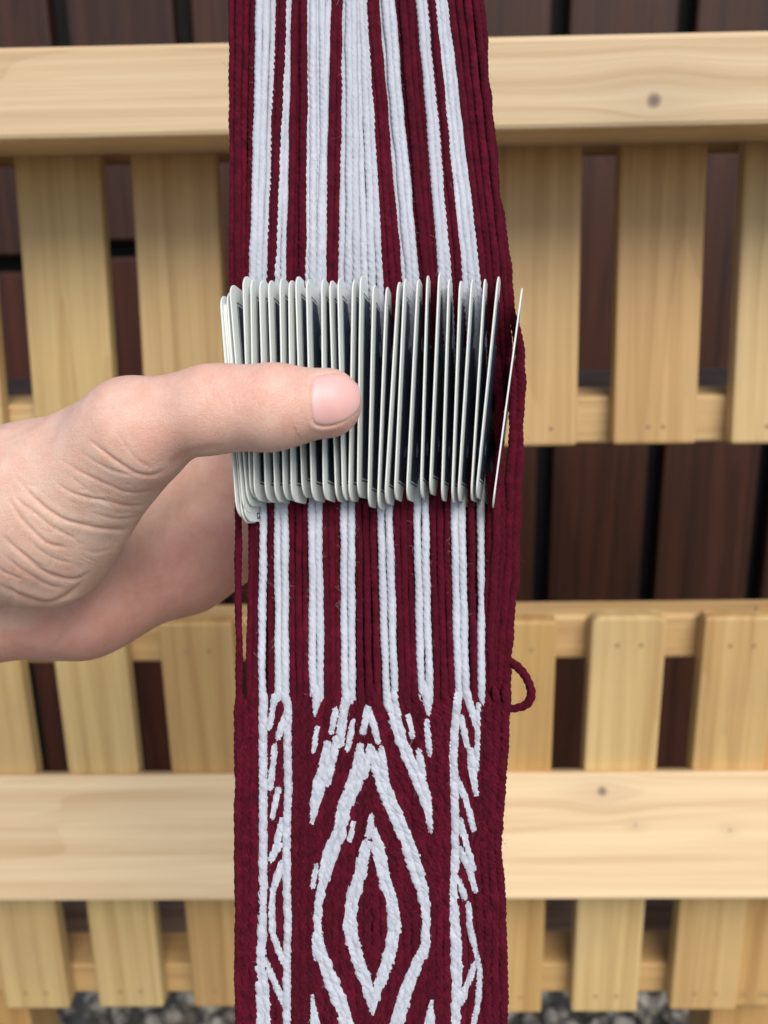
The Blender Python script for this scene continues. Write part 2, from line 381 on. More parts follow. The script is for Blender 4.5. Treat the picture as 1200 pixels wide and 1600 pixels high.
# rear layer of warp, behind the front one, through the rear holes of the cards
for k_ in range(29):
    u = k_ / 28; cl = 'w' if k_ in (5, 11, 12, 13, 19) else 'm'
    xa, xb, xd, xe = 366 + u * 372, 402 + u * 372, 412 + u * 366, 398 + u * 362
    strand([(xa, -160, .243), (xa, 0, .246), (xb, 430, .262), (xd, 620, .268)], cl, 6.2 * .262 / .222, step=5)
    strand([(xd, 620, .268), (xd, 800, .258), ((xd + xe) / 2, 960, .238), (xe, 1100, .2245)], 'm', 8.2, step=5)
# loose loop of weft
t_ = [(786, 1032), (800, 1036), (815, 1048), (826, 1066), (830, 1086), (823, 1100), (808, 1106), (788, 1108)]
strand([(x, y, .226 - .0016 * math.sin(i / 7 * 3.14)) for i, (x, y) in enumerate(t_)], 'm', 6.8, 'weft_loop', .3, 2.6)

# ------------------------------------------------------------------ the woven pattern, as white figures on maroon
A7 = lambda X, Y: (350 + X / 2.667, 1080 + Y / 2.667)
A8 = lambda X, Y: (350 + X / 2.667, 1320 + Y / 2.667)
strokes = []
def st(fn, pts, wd):
    if not isinstance(wd, (list, tuple)): wd = [wd] * len(pts)
    q = [fn(*p) for p in pts]; strokes.append((np.array(q), np.array(wd) / 2.667 / 2))
for pts, wd in [
    ([(163, -10), (165, 300), (165, 747)], 40), ([(248, -10), (270, 80), (265, 200), (270, 400), (262, 560), (260, 747)], 36),
    ([(215, -10), (200, 100), (190, 150)], 26), ([(255, 95), (225, 190)], 30), ([(212, 230), (202, 330), (192, 400)], 30),
    ([(226, 410), (203, 520)], 28), ([(240, 540), (225, 620), (197, 700)], 28),
    ([(388, -10), (380, 95)], [50, 22]), ([(388, 155), (374, 245)], 28),
    ([(520, -10), (492, 120), (482, 215)], 44), ([(465, 80), (448, 165)], 30), ([(430, 220), (415, 320), (390, 420), (368, 545)], [34, 50, 56, 22]),
    ([(468, 200), (446, 320), (430, 380)], 36), ([(537, 130), (516, 240)], 28), ([(597, 75), (580, 165)], 36), ([(610, 92), (642, 205)], 32),
    ([(570, 230), (556, 330), (535, 410), (500, 480), (482, 590), (445, 660), (420, 760)], [34, 62, 66, 62, 60, 60, 62]),
    ([(608, 235), (585, 350)], 34), ([(612, 240), (648, 330), (668, 400), (700, 480), (740, 570), (785, 680), (806, 760)], [34, 60, 64, 62, 60, 58, 56]),
    ([(655, 245), (668, 330)], 34), ([(690, -10), (722, 150), (768, 280), (812, 370), (845, 460), (862, 585)], [60, 52, 48, 56, 46, 20]),
    ([(768, 105), (786, 190)], 26), ([(812, 255), (830, 340)], 32), ([(845, 130), (856, 258)], 30), ([(840, -10), (852, 88)], [58, 26]),
    ([(614, 525), (602, 600)], 32), ([(590, 640), (575, 760)], [40, 52]), ([(622, 580), (650, 660), (668, 760)], [34, 46, 52]), ([(538, 550), (524, 620)], 24),
    ([(980, -10), (960, 150), (955, 280), (960, 400), (965, 560), (960, 747)], 38), ([(1010, -10), (1035, 90), (1052, 150)], 30),
    ([(1058, 60), (1055, 240), (1050, 330)], 26), ([(988, 110), (1014, 225)], 28), ([(1028, 250), (1036, 340), (1052, 430)], [36, 40, 24]),
    ([(975, 370), (1010, 460), (1040, 575)], 28), ([(985, 540), (1005, 620), (1040, 740)], 28)]: st(A7, pts, wd)
for pts, wd in [
    ([(165, 0), (165, 250), (158, 400), (150, 500), (165, 640), (168, 800)], [34, 34, 32, 44, 56, 64]), ([(262, 0), (262, 200), (270, 330), (262, 450), (262, 800)], 34),
    ([(238, 0), (200, 60)], 22), ([(240, 80), (205, 190)], 34), ([(205, 190), (198, 280), (202, 360), (225, 430), (248, 490)], 28), ([(172, 480), (212, 570), (250, 665)], 28),
    ([(450, 0), (430, 80), (410, 170), (395, 230), (388, 350), (398, 430), (430, 520), (480, 640), (530, 800)], [58, 60, 42, 34, 34, 50, 58, 58, 60]),
    ([(384, 90), (370, 170)], 28), ([(376, 385), (382, 470)], 26),
    ([(592, 0), (562, 130), (532, 240), (522, 340), (550, 450), (590, 560), (614, 650), (620, 705)], [50, 52, 56, 60, 56, 52, 46, 16]),
    ([(635, 0), (665, 130), (700, 230), (712, 330), (700, 420), (670, 520), (640, 600), (622, 690)], [50, 52, 54, 54, 54, 52, 46, 16]),
    ([(765, 0), (800, 100), (832, 200), (842, 300), (840, 420), (800, 500), (760, 600), (700, 800)], [56, 58, 50, 32, 44, 50, 56, 60]),
    ([(368, 630), (385, 800)], [16, 60]), ([(864, 650), (850, 800)], [16, 60]),
    ([(962, 0), (955, 200), (960, 350), (970, 430), (970, 600), (962, 800)], [34, 34, 42, 50, 46, 40]), ([(985, 20), (1020, 100), (1048, 190)], 28), ([(980, 150), (1003, 215)], 30),
    ([(1018, 250), (1022, 330), (1048, 440), (1066, 520), (1060, 640), (1030, 800)], [28, 30, 24, 22, 26, 30]), ([(1045, 500), (1010, 590), (985, 660)], 30)]: st(A8, pts, wd)
def cover(x, y):
    """signed distance in pixels to the nearest white figure (negative inside), for arrays"""
    x = np.atleast_1d(np.asarray(x, float)); y = np.atleast_1d(np.asarray(y, float)); best = np.full(x.shape, 50.)
    for q, wd in strokes:
        hm = wd.max() + 6
        mk = (x > q[:, 0].min() - hm) & (x < q[:, 0].max() + hm) & (y > q[:, 1].min() - hm) & (y < q[:, 1].max() + hm)
        if not mk.any(): continue
        px_, py_ = x[mk], y[mk]; bb = best[mk]; short = len(q) < 4 and np.hypot(*(q[-1] - q[0])) < 50
        for k in range(len(q) - 1):
            ax_, ay_ = q[k]; dx, dy = q[k + 1] - q[k]; L2 = dx * dx + dy * dy
            t = np.clip(((px_ - ax_) * dx + (py_ - ay_) * dy) / L2, 0, 1)
            w_ = wd[k] + (wd[k + 1] - wd[k]) * t
            d = np.hypot(px_ - ax_ - t * dx, (py_ - ay_ - t * dy) * (.8 if short else .9)) - w_ * (.84 if short else .90) + .1
            bb = np.minimum(bb, d)
        best[mk] = bb
    return best
edge_y = [1085, 1130, 1250, 1330, 1400, 1500, 1760]; edge_r = [7, 3, -4, -9, -2, 1, 0]
cols = [373.5, 383.5, 396.5, 410.5, 423.5, 436.5, 449.5] + [449.5 + 12.45 * k_ for k_ in range(1, 28)]
def stitch(x, y, tl, L_, z, rad, tw=34, taper=.62):
    t = np.linspace(-1, 1, 14); zz = z + .0012 * np.abs(t) ** 2.4
    path = px3(x - tl * t, y + L_ / 2 * t, zz)
    return ply_tube(path, rad * PX, tw * PX, 16, 4, random.random() * 6, .15, np.sqrt(np.clip(1.04 - np.abs(t) ** 2.2, .02, 1)) * taper + (1 - taper) * (1 - .5 * t ** 2))
def stitch(x, y, tl, L_, z, rad, tw=34, taper=.62):
    t = np.linspace(-1, 1, 22); zz = z + .0010 * np.abs(t) ** 2.6
    path = px3(x - tl * t + .5 * np.sin(t * 4 + x), y + L_ / 2 * t, zz)
    return ply_tube(path, rad * PX, tw * PX, 18, 3, random.random() * 6, .26, np.sqrt(np.clip(1.04 - np.abs(t) ** 2.4, .02, 1)) * taper + (1 - taper) * (1 - .4 * t ** 2))
for ci, xc in enumerate(cols):
    V, Q, MI = [], [], []; n0 = 0; y = 1104 + random.uniform(-11, 11)
    while y < 1760:
        flip = 1445 if xc < 600 else 1465
        sg = 1 if (xc < 580) == (y < flip) else -1       # +1 leans like a slash
        side = xc < 460 or xc > 702
        tl = sg * (7.6 if not side else 3.6) * (.35 if abs(y - flip) < 22 else 1)
        if xc < 400 or xc > 755: tl = sg * (5.5 if 375 < xc < 780 else 2.5)
        ex = float(np.interp(y, edge_y, edge_r)) * max(0, (xc - 725) / 60) + .8 * math.sin(y / 31 + ci)
        L_ = random.uniform(44, 50)
        v, q = stitch(xc + ex + random.uniform(-.5, .5), y, tl + random.uniform(-.6, .6), L_, (.2216 + random.uniform(-.0003, .0003)), random.uniform(6.4, 7.1), 28, .62)
        fc = v[q].mean(1); fx = CX + fc[:, 0] / fc[:, 2] * F; fy = CY + fc[:, 1] / fc[:, 2] * F
        axx = xc + ex - tl * np.clip((fy - y) / (L_ / 2), -1, 1); fx = .85 * fx + .15 * axx
        near = 23 if (xc > 401 and xc < 757) else 0
        cv = cover(fx, fy) + .1
        if not near: cv[:] = 9
        V.append(v); Q.append(q + n0); MI.append((cv > 0).astype(int)); n0 += len(v); y += 19.5 + random.uniform(-2, 2)
    me = np_mesh('twined_cord', cw(np.concatenate(V)), np.concatenate(Q), np.concatenate(MI))
    link('twined_cord', me, [M_white, M_maroon], band, smooth=True)
for q_, hw_ in strokes:                                  # the white floats of each figure, sunk level with the maroon ones
    V, Q = [], []; n0 = 0; seg = np.hypot(*np.diff(q_, axis=0).T); t_ = np.concatenate([[0], np.cumsum(seg)]); tot = t_[-1]
    lanes = max(1, int(round(2 * hw_.max() / 11.5)))
    for ln in range(lanes):
        u_ = 0 if lanes == 1 else -1 + 2 * ln / (lanes - 1)
        if tot < 50:
            x, y = np.interp(tot / 2, t_, q_[:, 0]), np.interp(tot / 2, t_, q_[:, 1]); h_ = max(hw_.max(), 4.6) * 1.22
            L_ = tot + 2.2 * h_; dx = (q_[-1, 0] - q_[0, 0]) / tot * L_ / 2
            t = np.linspace(-1, 1, 26)
            path = px3(x + dx * t, y + L_ / 2 * t, .2215 + .0006 * np.abs(t) ** 3)
            v, q = ply_tube(path, PX, 40 * PX, 20, 3, random.random() * 6, .13, min(h_, 7.4) * np.clip(1.03 - t ** 2, .02, 1) ** .62)
            V.append(v); Q.append(q + n0); n0 += len(v); break
        n_ = int(tot / 2.2); ext = 2; tt = np.linspace(-ext, tot + ext, n_)
        x, y, h_ = np.interp(tt, t_, q_[:, 0]), np.interp(tt, t_, q_[:, 1]), np.interp(tt, t_, hw_) * 1.14 + .7
        k_ = np.ones(15) / 15; x = np.convolve(np.pad(x, 7, 'reflect', reflect_type='odd'), k_, 'valid'); h_ = np.convolve(np.pad(h_, 7, 'edge'), k_, 'valid')
        r_ = np.clip(h_, 2.6, 7.4); x = x + u_ * np.clip(h_ - 6.6, 0, None)
        ph_ = random.random() * 6.28; x = x + .75 * np.sin(2 * np.pi * tt / 27 + ph_ + ln * 2.4) * np.clip(h_ / 8, 0, 1)
        z = .22172 - .00016 * np.cos(2 * np.pi * tt / 27 + ph_ + ln * 2.4)
        e_ = np.minimum(tt + ext, tot + ext - tt); z = z + .0009 * np.clip(1 - e_ / 14, 0, 1) ** 2
        v, q = ply_tube(px3(x, y, z), PX, random.uniform(34, 38) * PX, 18, 3, random.random() * 6, .13, r_ * np.clip(e_ / 16 + .25, 0, 1) ** .6)
        V.append(v); Q.append(q + n0); n0 += len(v)
    link('white_float', np_mesh('white_float', cw(np.concatenate(V)), np.concatenate(Q)), M_white, band, smooth=True)
# a backing of weft inside the cloth so nothing shows through
bx0, bx1 = 368, 780
vv = cw(np.concatenate([px3([bx0, bx1, bx1, bx0], [1096, 1096, 1760, 1760], .2232), px3([bx0, bx1, bx1, bx0], [1096, 1096, 1760, 1760], .2252)]))
me = np_mesh('weft', vv, [(0, 1, 2, 3), (7, 6, 5, 4), (0, 4, 5, 1), (1, 5, 6, 2), (2, 6, 7, 3), (3, 7, 4, 0)]); link('weft', me, M_maroon, band)

# ------------------------------------------------------------------ loose fibres standing off the yarn
def fuzz(key, count, m_, woven):
    V, Q = [], []; n0 = 0; rec = [r for r in strand_rec[key] if len(r[0]) > 20]
    edge_rec = [r for r in rec if r[1] > 7 * PX] or rec
    BX, BY = rng.uniform(364, 790, int(count * woven)), rng.uniform(1095, 1640, int(count * woven)); keep = (cover(BX, BY) < 0) == (key == 'w')
    BP = list(zip(BX[keep], BY[keep])); plan = BP + [None] * int(count * (1 - woven))
    for bp in plan:
        if bp:
            x, y = bp
            p = px3(x, y, .2206); rad = 0
            d = np.array([0, 1., 0]); ang = -1.57 + random.uniform(-1, 1)
        else:
            path, rad = random.choice(edge_rec if (key == 'm' and random.random() < .3) else rec); i = random.randrange(2, len(path) - 3)
            d = path[i + 1] - path[i]; d /= np.linalg.norm(d); p = path[i]; ang = random.uniform(0, 6.28)
        a = np.cross(d, [0, 0, 1.]); a /= np.linalg.norm(a); b = np.cross(a, d)
        o_ = np.cos(ang) * a + np.sin(ang) * b
        ln = (random.expovariate(1 / 3.2) + 3.5) * PX; ln = min(ln, 36 * PX)
        out = random.uniform(.3, .95) if ln < 14 * PX else random.uniform(.1, .5)
        al = random.choice((-1, 1)) * math.sqrt(1 - out * out * .9)
        side = np.cross(o_, d) * random.uniform(-.5, .5)
        pts = [p + o_ * rad * .9]; dr = d * al + o_ * out + side; dr /= np.linalg.norm(dr); cu = rng.normal(size=3) * .28
        for _s in range(5): dr = dr + cu * .35; dr /= np.linalg.norm(dr); pts.append(pts[-1] + dr * ln / 5)
        pts = np.array(pts); wdir = rng.normal(size=3); wdir /= np.linalg.norm(wdir); hw = .13 * PX
        v = np.concatenate([pts + wdir * hw, pts - wdir * hw]); k = np.arange(5)
        Q.append(np.stack([k, k + 1, k + 7, k + 6], -1) + n0); V.append(v); n0 += 12
    o = link('yarn_fuzz', np_mesh('yarn_fuzz', cw(np.concatenate(V)), np.concatenate(Q)), m_, band); o['kind'] = 'stuff'
fuzz('w', 20000, M_fuzzw, .4); fuzz('m', 44000, M_fuzzm, .25)

# ------------------------------------------------------------------ weaving cards
ZF = .217; SIDE = 352 * ZF / F; TH = .00038
def card_mesh():
    cu = bpy.data.curves.new('card', 'CURVE'); cu.dimensions = '2D'; cu.fill_mode = 'BOTH'; cu.extrude = TH / 2 - .00006; cu.bevel_depth = .00006; cu.bevel_resolution = 1
    r = .0040; h = SIDE; pts = []
    for (cx, cy, a0) in ((h - r, h - r, 0), (r, h - r, 90), (r, r, 180), (h - r, r, 270)):
        for k in range(9):
            a = R(a0 + 90 * k / 8); pts.append((cx + r * math.cos(a), cy + r * math.sin(a)))
    def poly(pp):
        s = cu.splines.new('POLY'); s.points.add(len(pp) - 1); s.use_cyclic_u = True
        for q, p in zip(s.points, pp): q.co = (p[0], p[1], 0, 1)
    poly(pts)
    e = .0135
    for (cx, cy) in ((e, e), (h - e, e), (e, h - e), (h - e, h - e)): poly([(cx + .0024 * math.cos(R(20 * k)), cy + .0024 * math.sin(R(20 * k))) for k in range(18)])
    o = bpy.data.objects.new('tmp', cu); C.objects.link(o)
    me = bpy.data.meshes.new_from_object(o.evaluated_get(bpy.context.evaluated_depsgraph_get())); bpy.data.objects.remove(o)
    return me
bpy.context.view_layer.update()
m = mat('card_paper', (.8, .83, .81), .45, .4)
tc = N(m, 'ShaderNodeTexCoord'); sx = N(m, 'ShaderNodeSeparateXYZ'); L(m, tc.outputs['Object'], sx.inputs[0])
def inset(e):
    a = mathn(m, 'MINIMUM', sx.outputs[0], mathn(m, 'SUBTRACT', SIDE, sx.outputs[0])); b = mathn(m, 'MINIMUM', sx.outputs[1], mathn(m, 'SUBTRACT', SIDE, sx.outputs[1]))
    return mathn(m, 'GREATER_THAN', mathn(m, 'MINIMUM', a, b), e)
gz = N(m, 'ShaderNodeNewGeometry'); vt = N(m, 'ShaderNodeVectorTransform', vector_type='NORMAL', convert_from='WORLD', convert_to='OBJECT'); L(m, gz.outputs['Normal'], vt.inputs[0])
sn = N(m, 'ShaderNodeSeparateXYZ'); L(m, vt.outputs[0], sn.inputs[0])
pr = mathn(m, 'SUBTRACT', inset(.0040), inset(.0044)); pr = mathn(m, 'ADD', pr, inset(.0048))
ck = N(m, 'ShaderNodeTexVoronoi'); L(m, tc.outputs['Object'], ck.inputs[0]); ck.inputs['Scale'].default_value = 1300
pat = mix(m, remap(m, ck.outputs['Distance'], .2, .5, .0, .3), (.010, .014, .026), (.15, .20, .30))
face = mathn(m, 'MAXIMUM', mathn(m, 'MULTIPLY', pr, mathn(m, 'LESS_THAN', sn.outputs[2], -.5)), mathn(m, 'MULTIPLY', inset(.006), mathn(m, 'LESS_THAN', mathn(m, 'ABSOLUTE', sn.outputs[2]), .5)))
oi = N(m, 'ShaderNodeObjectInfo')
base = mix(m, remap(m, noise(m, tc.outputs['Object'], 120, 3), .4, .7, 0, .2), (.80, .83, .80), (.70, .70, .62))
edge = mathn(m, 'LESS_THAN', mathn(m, 'ABSOLUTE', sn.outputs[2]), .5)
base = mix(m, mathn(m, 'MULTIPLY', edge, .8), base, (.74, .73, .64))
L(m, mix(m, face, base, pat), P(m).inputs['Base Color'])
M_card = m; M_ink = mat('ink', (.015, .015, .02), .5)
cme = card_mesh(); cme.materials.clear(); cme.materials.append(M_card)
# (top x, top y, x at bottom, VP x, VP y)
tops = [(343.5, 457), (348.5, 468), (351, 466), (353.5, 451), (358, 440), (379, 426), (391.5, 430), (405, 432), (419, 432), (437, 428), (451, 432), (461.5, 426), (478.5, 430), (502.5, 429), (514.5, 433), (527.5, 429), (551, 431), (563, 425),
        (583, 439), (603.5, 442), (622, 434), (632, 429), (652.5, 430), (667.5, 424), (686, 420), (701, 430), (718.5, 433), (737, 431), (757, 430), (778.5, 426), (816.5, 444)]
bots = [366, 371, 375.5, 378, 383, 393, 402, 417, 432, 446, 459, 473, 489.5, 509, 524, 536, 548, 561, 579, 596, 609, 622, 641, 661, 675, 693, 709.5, 721, 741, 751.5, 782]
looks = {0: 'outermost white weaving card at the far left of the pack, thin edge showing',
         1: 'second white weaving card of the pack, dropping low behind the thumb',
         2: 'lowest hanging white weaving card, its letter corner under the others at bottom left',
         3: 'white weaving card with a lettered corner just above the lowest hanging one',
         4: 'white weaving card showing its black printed border, fifth from the left of the pack',
         29: 'white weaving card next to last on the right, over dark maroon yarn', 30: 'slanted white weaving card standing apart at the right end of the pack'}
ordn = ['first', 'second', 'third', 'fourth', 'fifth', 'sixth', 'seventh', 'eighth', 'ninth', 'tenth', 'eleventh', 'twelfth', 'thirteenth', 'fourteenth', 'fifteenth', 'sixteenth', 'seventeenth']
for i, ((tx, ty), bx) in enumerate(zip(tops, bots)):
    by_ = 700.0
    T_ = np.array([tx, ty]); dirn = np.array([bx + (bx - tx) * .22 * 0 - tx, by_ - ty]); dirn /= np.linalg.norm(dirn)
    B_ = T_ + dirn * 352
    vpx = 860 if i < 5 else np.interp(i, [5, 12, 18, 29, 30], [860, 850, 800, 850, 776]); vpy = 905 + random.uniform(-15, 15)
    vpx += random.uniform(-38, 38) if i < 29 else 0
    zf = ZF + random.uniform(0, .0011)
    t3, b3 = px3(T_[0], T_[1], zf), px3(B_[0], B_[1], zf + .0005)
    u = (b3 - t3); u /= np.linalg.norm(u); d = np.array([(vpx - CX) / F, (vpy - CY) / F, 1.]); d -= u * (d @ u); d /= np.linalg.norm(d)
    # keep a slight shear-free slope: rotate the card in its own plane
    rot = R(random.uniform(1.0, 4.5) if i < 24 else 1.5); u2 = u * math.cos(rot) - d * math.sin(rot); d2 = d * math.cos(rot) + u * math.sin(rot)
    nrm = np.cross(d2, u2)
    def W(vec): return Vector((cw(vec)[0] - cw([0, 0, 0])[0]))
    X, Yv = W(d2), W(u2); Z = X.cross(Yv)
    mw = Matrix((X, Yv, Z)).transposed().to_4x4(); mw.translation = Vector(cw(t3)[0])
    o = bpy.data.objects.new('weaving_card', cme); C.objects.link(o); o.matrix_world = mw
    if i in looks: lab = looks[i]
    elif i <= 17: lab = 'white weaving card, %s from the left end of the pack, crossed by the thumb' % ordn[i] if i < 17 else 'white weaving card beside the thumb tip, its front edge bared from top to bottom'
    else: lab = 'white weaving card right of the thumb, %s from the right end of the pack' % ordn[30 - i]
    tag(o, lab, 'weaving card', 'weaving cards threaded on the warp')
    glyph = {2: ('D', 403, 811), 3: ('A', 412, 798), 4: ('D', 423, 785), 11: ('D', 509, 777), 10: ('A', 495, 779)}.get(i)
    if glyph:
        ch, gx, gy = glyph
        # meet the viewing ray with the card plane
        n_ = np.cross(d2, u2); ray = px3(gx, gy, 1.0); s_ = (t3 @ n_) / (ray @ n_); hit = ray * s_ - t3
        gxl, gyl = hit @ d2, hit @ u2
        gyl = min(gyl, SIDE - .0014); gxl = min(max(gxl, .007), .03)
        tcv = bpy.data.curves.new('t', 'FONT'); tcv.body = ch; tcv.size = .0021; tcv.align_x = 'CENTER'; tcv.align_y = 'CENTER'; tcv.extrude = .00002; tcv.offset = .00004
        to = bpy.data.objects.new('t', tcv); C.objects.link(to); bpy.context.view_layer.update()
        tm = bpy.data.meshes.new_from_object(to.evaluated_get(bpy.context.evaluated_depsgraph_get())); bpy.data.objects.remove(to)
        g = link('printed_letter', tm, M_ink); g.parent = o
        g.matrix_local = Matrix.Translation((gxl, gyl, -TH / 2 - .00005)) @ Matrix.Rotation(R(180), 4, 'X') @ Matrix.Rotation(R(15), 4, 'Z') @ Matrix.Scale(1.5, 4, (1, 0, 0))

# ------------------------------------------------------------------ the hand
def V3(px, py, z): return px3(px, py, z)
def rc(a, ra, b, rb): return ('c', V3(*a), ra, V3(*b), rb)
prim = [  # (round cones), blended in order; group number picks the blend radius
    # thumb
    (rc((511, 630, .2080), .0081, (420, 636, .2068), .0091), .004),
    (rc((420, 636, .2068), .0091, (330, 639, .2072), .0090), .005),
    (rc((330, 639, .2072), .0090, (205, 670, .2115), .0100), .006),
    # thumb metacarpal and the mass under it
    (rc((205, 672, .2115), .0104, (40, 778, .228), .0166), .009),
    (rc((215, 705, .2180), .0092, (70, 835, .236), .0190), .010),
    (rc((40, 790, .230), .0180, (-200, 860, .250), .0255), .012),
    (rc((-200, 860, .250), .0255, (-620, 930, .29), .033), .014),
    # palm, going behind the cards
    (rc((-60, 950, .262), .0172, (130, 930, .270), .0170), .012),
    (rc((130, 930, .270), .0168, (290, 880, .286), .0148), .010),
    (rc((130, 850, .268), .0150, (300, 740, .292), .0110), .010),
    (rc((290, 880, .286), .0148, (372, 845, .291), .0135), .007),
    (rc((300, 740, .292), .0110, (360, 700, .293), .0105), .007),
    (rc((330, 790, .292), .0110, (360, 760, .293), .0110), .007)]
fingers = [((355, 690), (450, 600), (520, 575), (575, 590), .0082), ((358, 740), (470, 655), (545, 630), (605, 645), .0085),
           ((360, 785), (465, 712), (540, 690), (592, 700), .0080), ((360, 822), (440, 768), (500, 750), (545, 756), .0070)]
for f_ in fingers:
    r_ = f_[4]; zz = [.290, .2885, .2875, .2865]
    for k in range(3): prim.append((rc((*f_[k], zz[k]), r_ * (1 - .07 * k), (*f_[k + 1], zz[k + 1]), r_ * (1 - .07 * (k + 1))), .003 if k else .005))
def sd_cone(p, a, ra, b, rb):
    ab = b - a; L2 = ab @ ab; t = np.clip(((p - a) @ ab) / L2, 0, 1)
    q = p - a - t[..., None] * ab
    return np.sqrt((q * q).sum(-1)) - (ra + (rb - ra) * t)
def smin(a, b, k):
    h = np.clip(.5 + .5 * (b - a) / k, 0, 1); return b + (a - b) * h - k * h * (1 - h)
def sdf(p):
    d = None
    for (c, k) in prim:
        e = sd_cone(p, np.asarray(c[1]), c[2], np.asarray(c[3]), c[4]).astype(np.float32)
        d = e if d is None else smin(d, e, k)
    # bulge of the thumb pad and knuckle
    return d
def surface_nets(lo, hi, h):
    ax = [np.arange(lo[i], hi[i] + h, h, dtype=np.float32) for i in range(3)]
    n = [len(a) for a in ax]; f = np.empty(n, np.float32)
    for i in range(n[0]):
        yy, zz = np.meshgrid(ax[1], ax[2], indexing='ij')
        f[i] = sdf(np.stack([np.full_like(yy, ax[0][i]), yy, zz], -1))
    s = f < 0; vid = -np.ones([k - 1 for k in n], np.int64)
    cnt = np.zeros([k - 1 for k in n], np.int8)
    corners = [(i, j, k) for i in (0, 1) for j in (0, 1) for k in (0, 1)]
    for (i, j, k) in corners: cnt += s[i:n[0] - 1 + i, j:n[1] - 1 + j, k:n[2] - 1 + k]
    act = np.argwhere((cnt > 0) & (cnt < 8)); vid[tuple(act.T)] = np.arange(len(act))
    acc = np.zeros((len(act), 3)); num = np.zeros(len(act))
    for a in corners:
        for d in range(3):
            if a[d] == 1: continue
            b = list(a); b[d] = 1
            fa = f[tuple((act + a).T)]; fb = f[tuple((act + b).T)]; c = (fa < 0) != (fb < 0)
            t = np.where(c, fa / np.where(c, fa - fb, 1), 0); pt = act + np.array(a); pt = pt.astype(float); pt[:, d] += t
            acc[c] += pt[c]; num[c] += 1
    v = np.array(lo) + (acc / num[:, None]) * h
    Q = []
    for d in range(3):
        u, w_ = [(1, 2), (2, 0), (0, 1)][d]
        sl0 = [slice(None)] * 3; sl1 = [slice(None)] * 3; sl0[d] = slice(0, -1); sl1[d] = slice(1, None)
        ch = s[tuple(sl0)] != s[tuple(sl1)]; e = np.argwhere(ch)
        e = e[(e[:, u] > 0) & (e[:, w_] > 0) & (e[:, u] < n[u] - 1) & (e[:, w_] < n[w_] - 1)]
        du = np.zeros(3, int); du[u] = 1; dw = np.zeros(3, int); dw[w_] = 1
        q = np.stack([vid[tuple((e - du - dw).T)], vid[tuple((e - dw).T)], vid[tuple(e.T)], vid[tuple((e - du).T)]], -1)
        ins = s[tuple(e.T)]; q[~ins] = q[~ins][:, ::-1]; Q.append(q)
    return v, np.concatenate(Q)
hv, hq = surface_nets((-.30, -.055, .185), (.02, .075, .345), .0010)
def grad(p, e=.0004):
    g = np.stack([sdf(p + np.eye(3)[i] * e) - sdf(p - np.eye(3)[i] * e) for i in range(3)], -1)
    return g / (np.linalg.norm(g, axis=1)[:, None] + 1e-9)
for _ in range(2): hv = hv - grad(hv) * sdf(hv)[:, None] * .9
# refine the part in the frame: two rounds of subdivision on the whole, then displace
me = np_mesh('tmp', hv, hq)
bm = bmesh.new(); bm.from_mesh(me)
sel_e = [e for e in bm.edges if e.verts[0].co.x > -.125 and e.verts[0].co.z < .268]
bmesh.ops.subdivide_edges(bm, edges=sel_e, cuts=2, use_grid_fill=True, smooth=0)
bmesh.ops.triangulate(bm, faces=[f for f in bm.faces if len(f.verts) > 4])
bm.to_mesh(me); bm.free()
hv = np.empty(len(me.vertices) * 3, np.float32); me.vertices.foreach_get('co', hv); hv = hv.reshape(-1, 3).astype(float)
for _ in range(2): hv = hv - grad(hv) * sdf(hv)[:, None] * .9
gn = grad(hv)
hpx = CX + hv[:, 0] / hv[:, 2] * F; hpy = CY + hv[:, 1] / hv[:, 2] * F
front = np.clip(-(gn * (hv / np.linalg.norm(hv, axis=1)[:, None])).sum(1) * 3, 0, 1)
def pl_dist(pts):
    q = np.array(pts, float); best = np.full(len(hv), 1e9); tb = np.zeros(len(hv)); n = len(q) - 1
    for k in range(n):
        a, b = q[k], q[k + 1]; ab = b - a; p = np.stack([hpx, hpy], 1) - a; t = np.clip((p @ ab) / (ab @ ab), 0, 1)
        r_ = p - t[:, None] * ab; d = np.hypot(r_[:, 0], r_[:, 1]); sgn = np.sign(ab[0] * p[:, 1] - ab[1] * p[:, 0])
        c = d < np.abs(best); best[c] = (d * sgn)[c]; tb[c] = ((k + t) / n)[c]
    return best, tb
def smooth_pl(pts):
    p = catmull([(x, y, 0) for x, y in pts], 6); return [(a[0], a[1]) for a in p]
H = lambda X, Y: (X / 4.21, 600 + Y / 4.21)     # read off an enlargement of the wrist
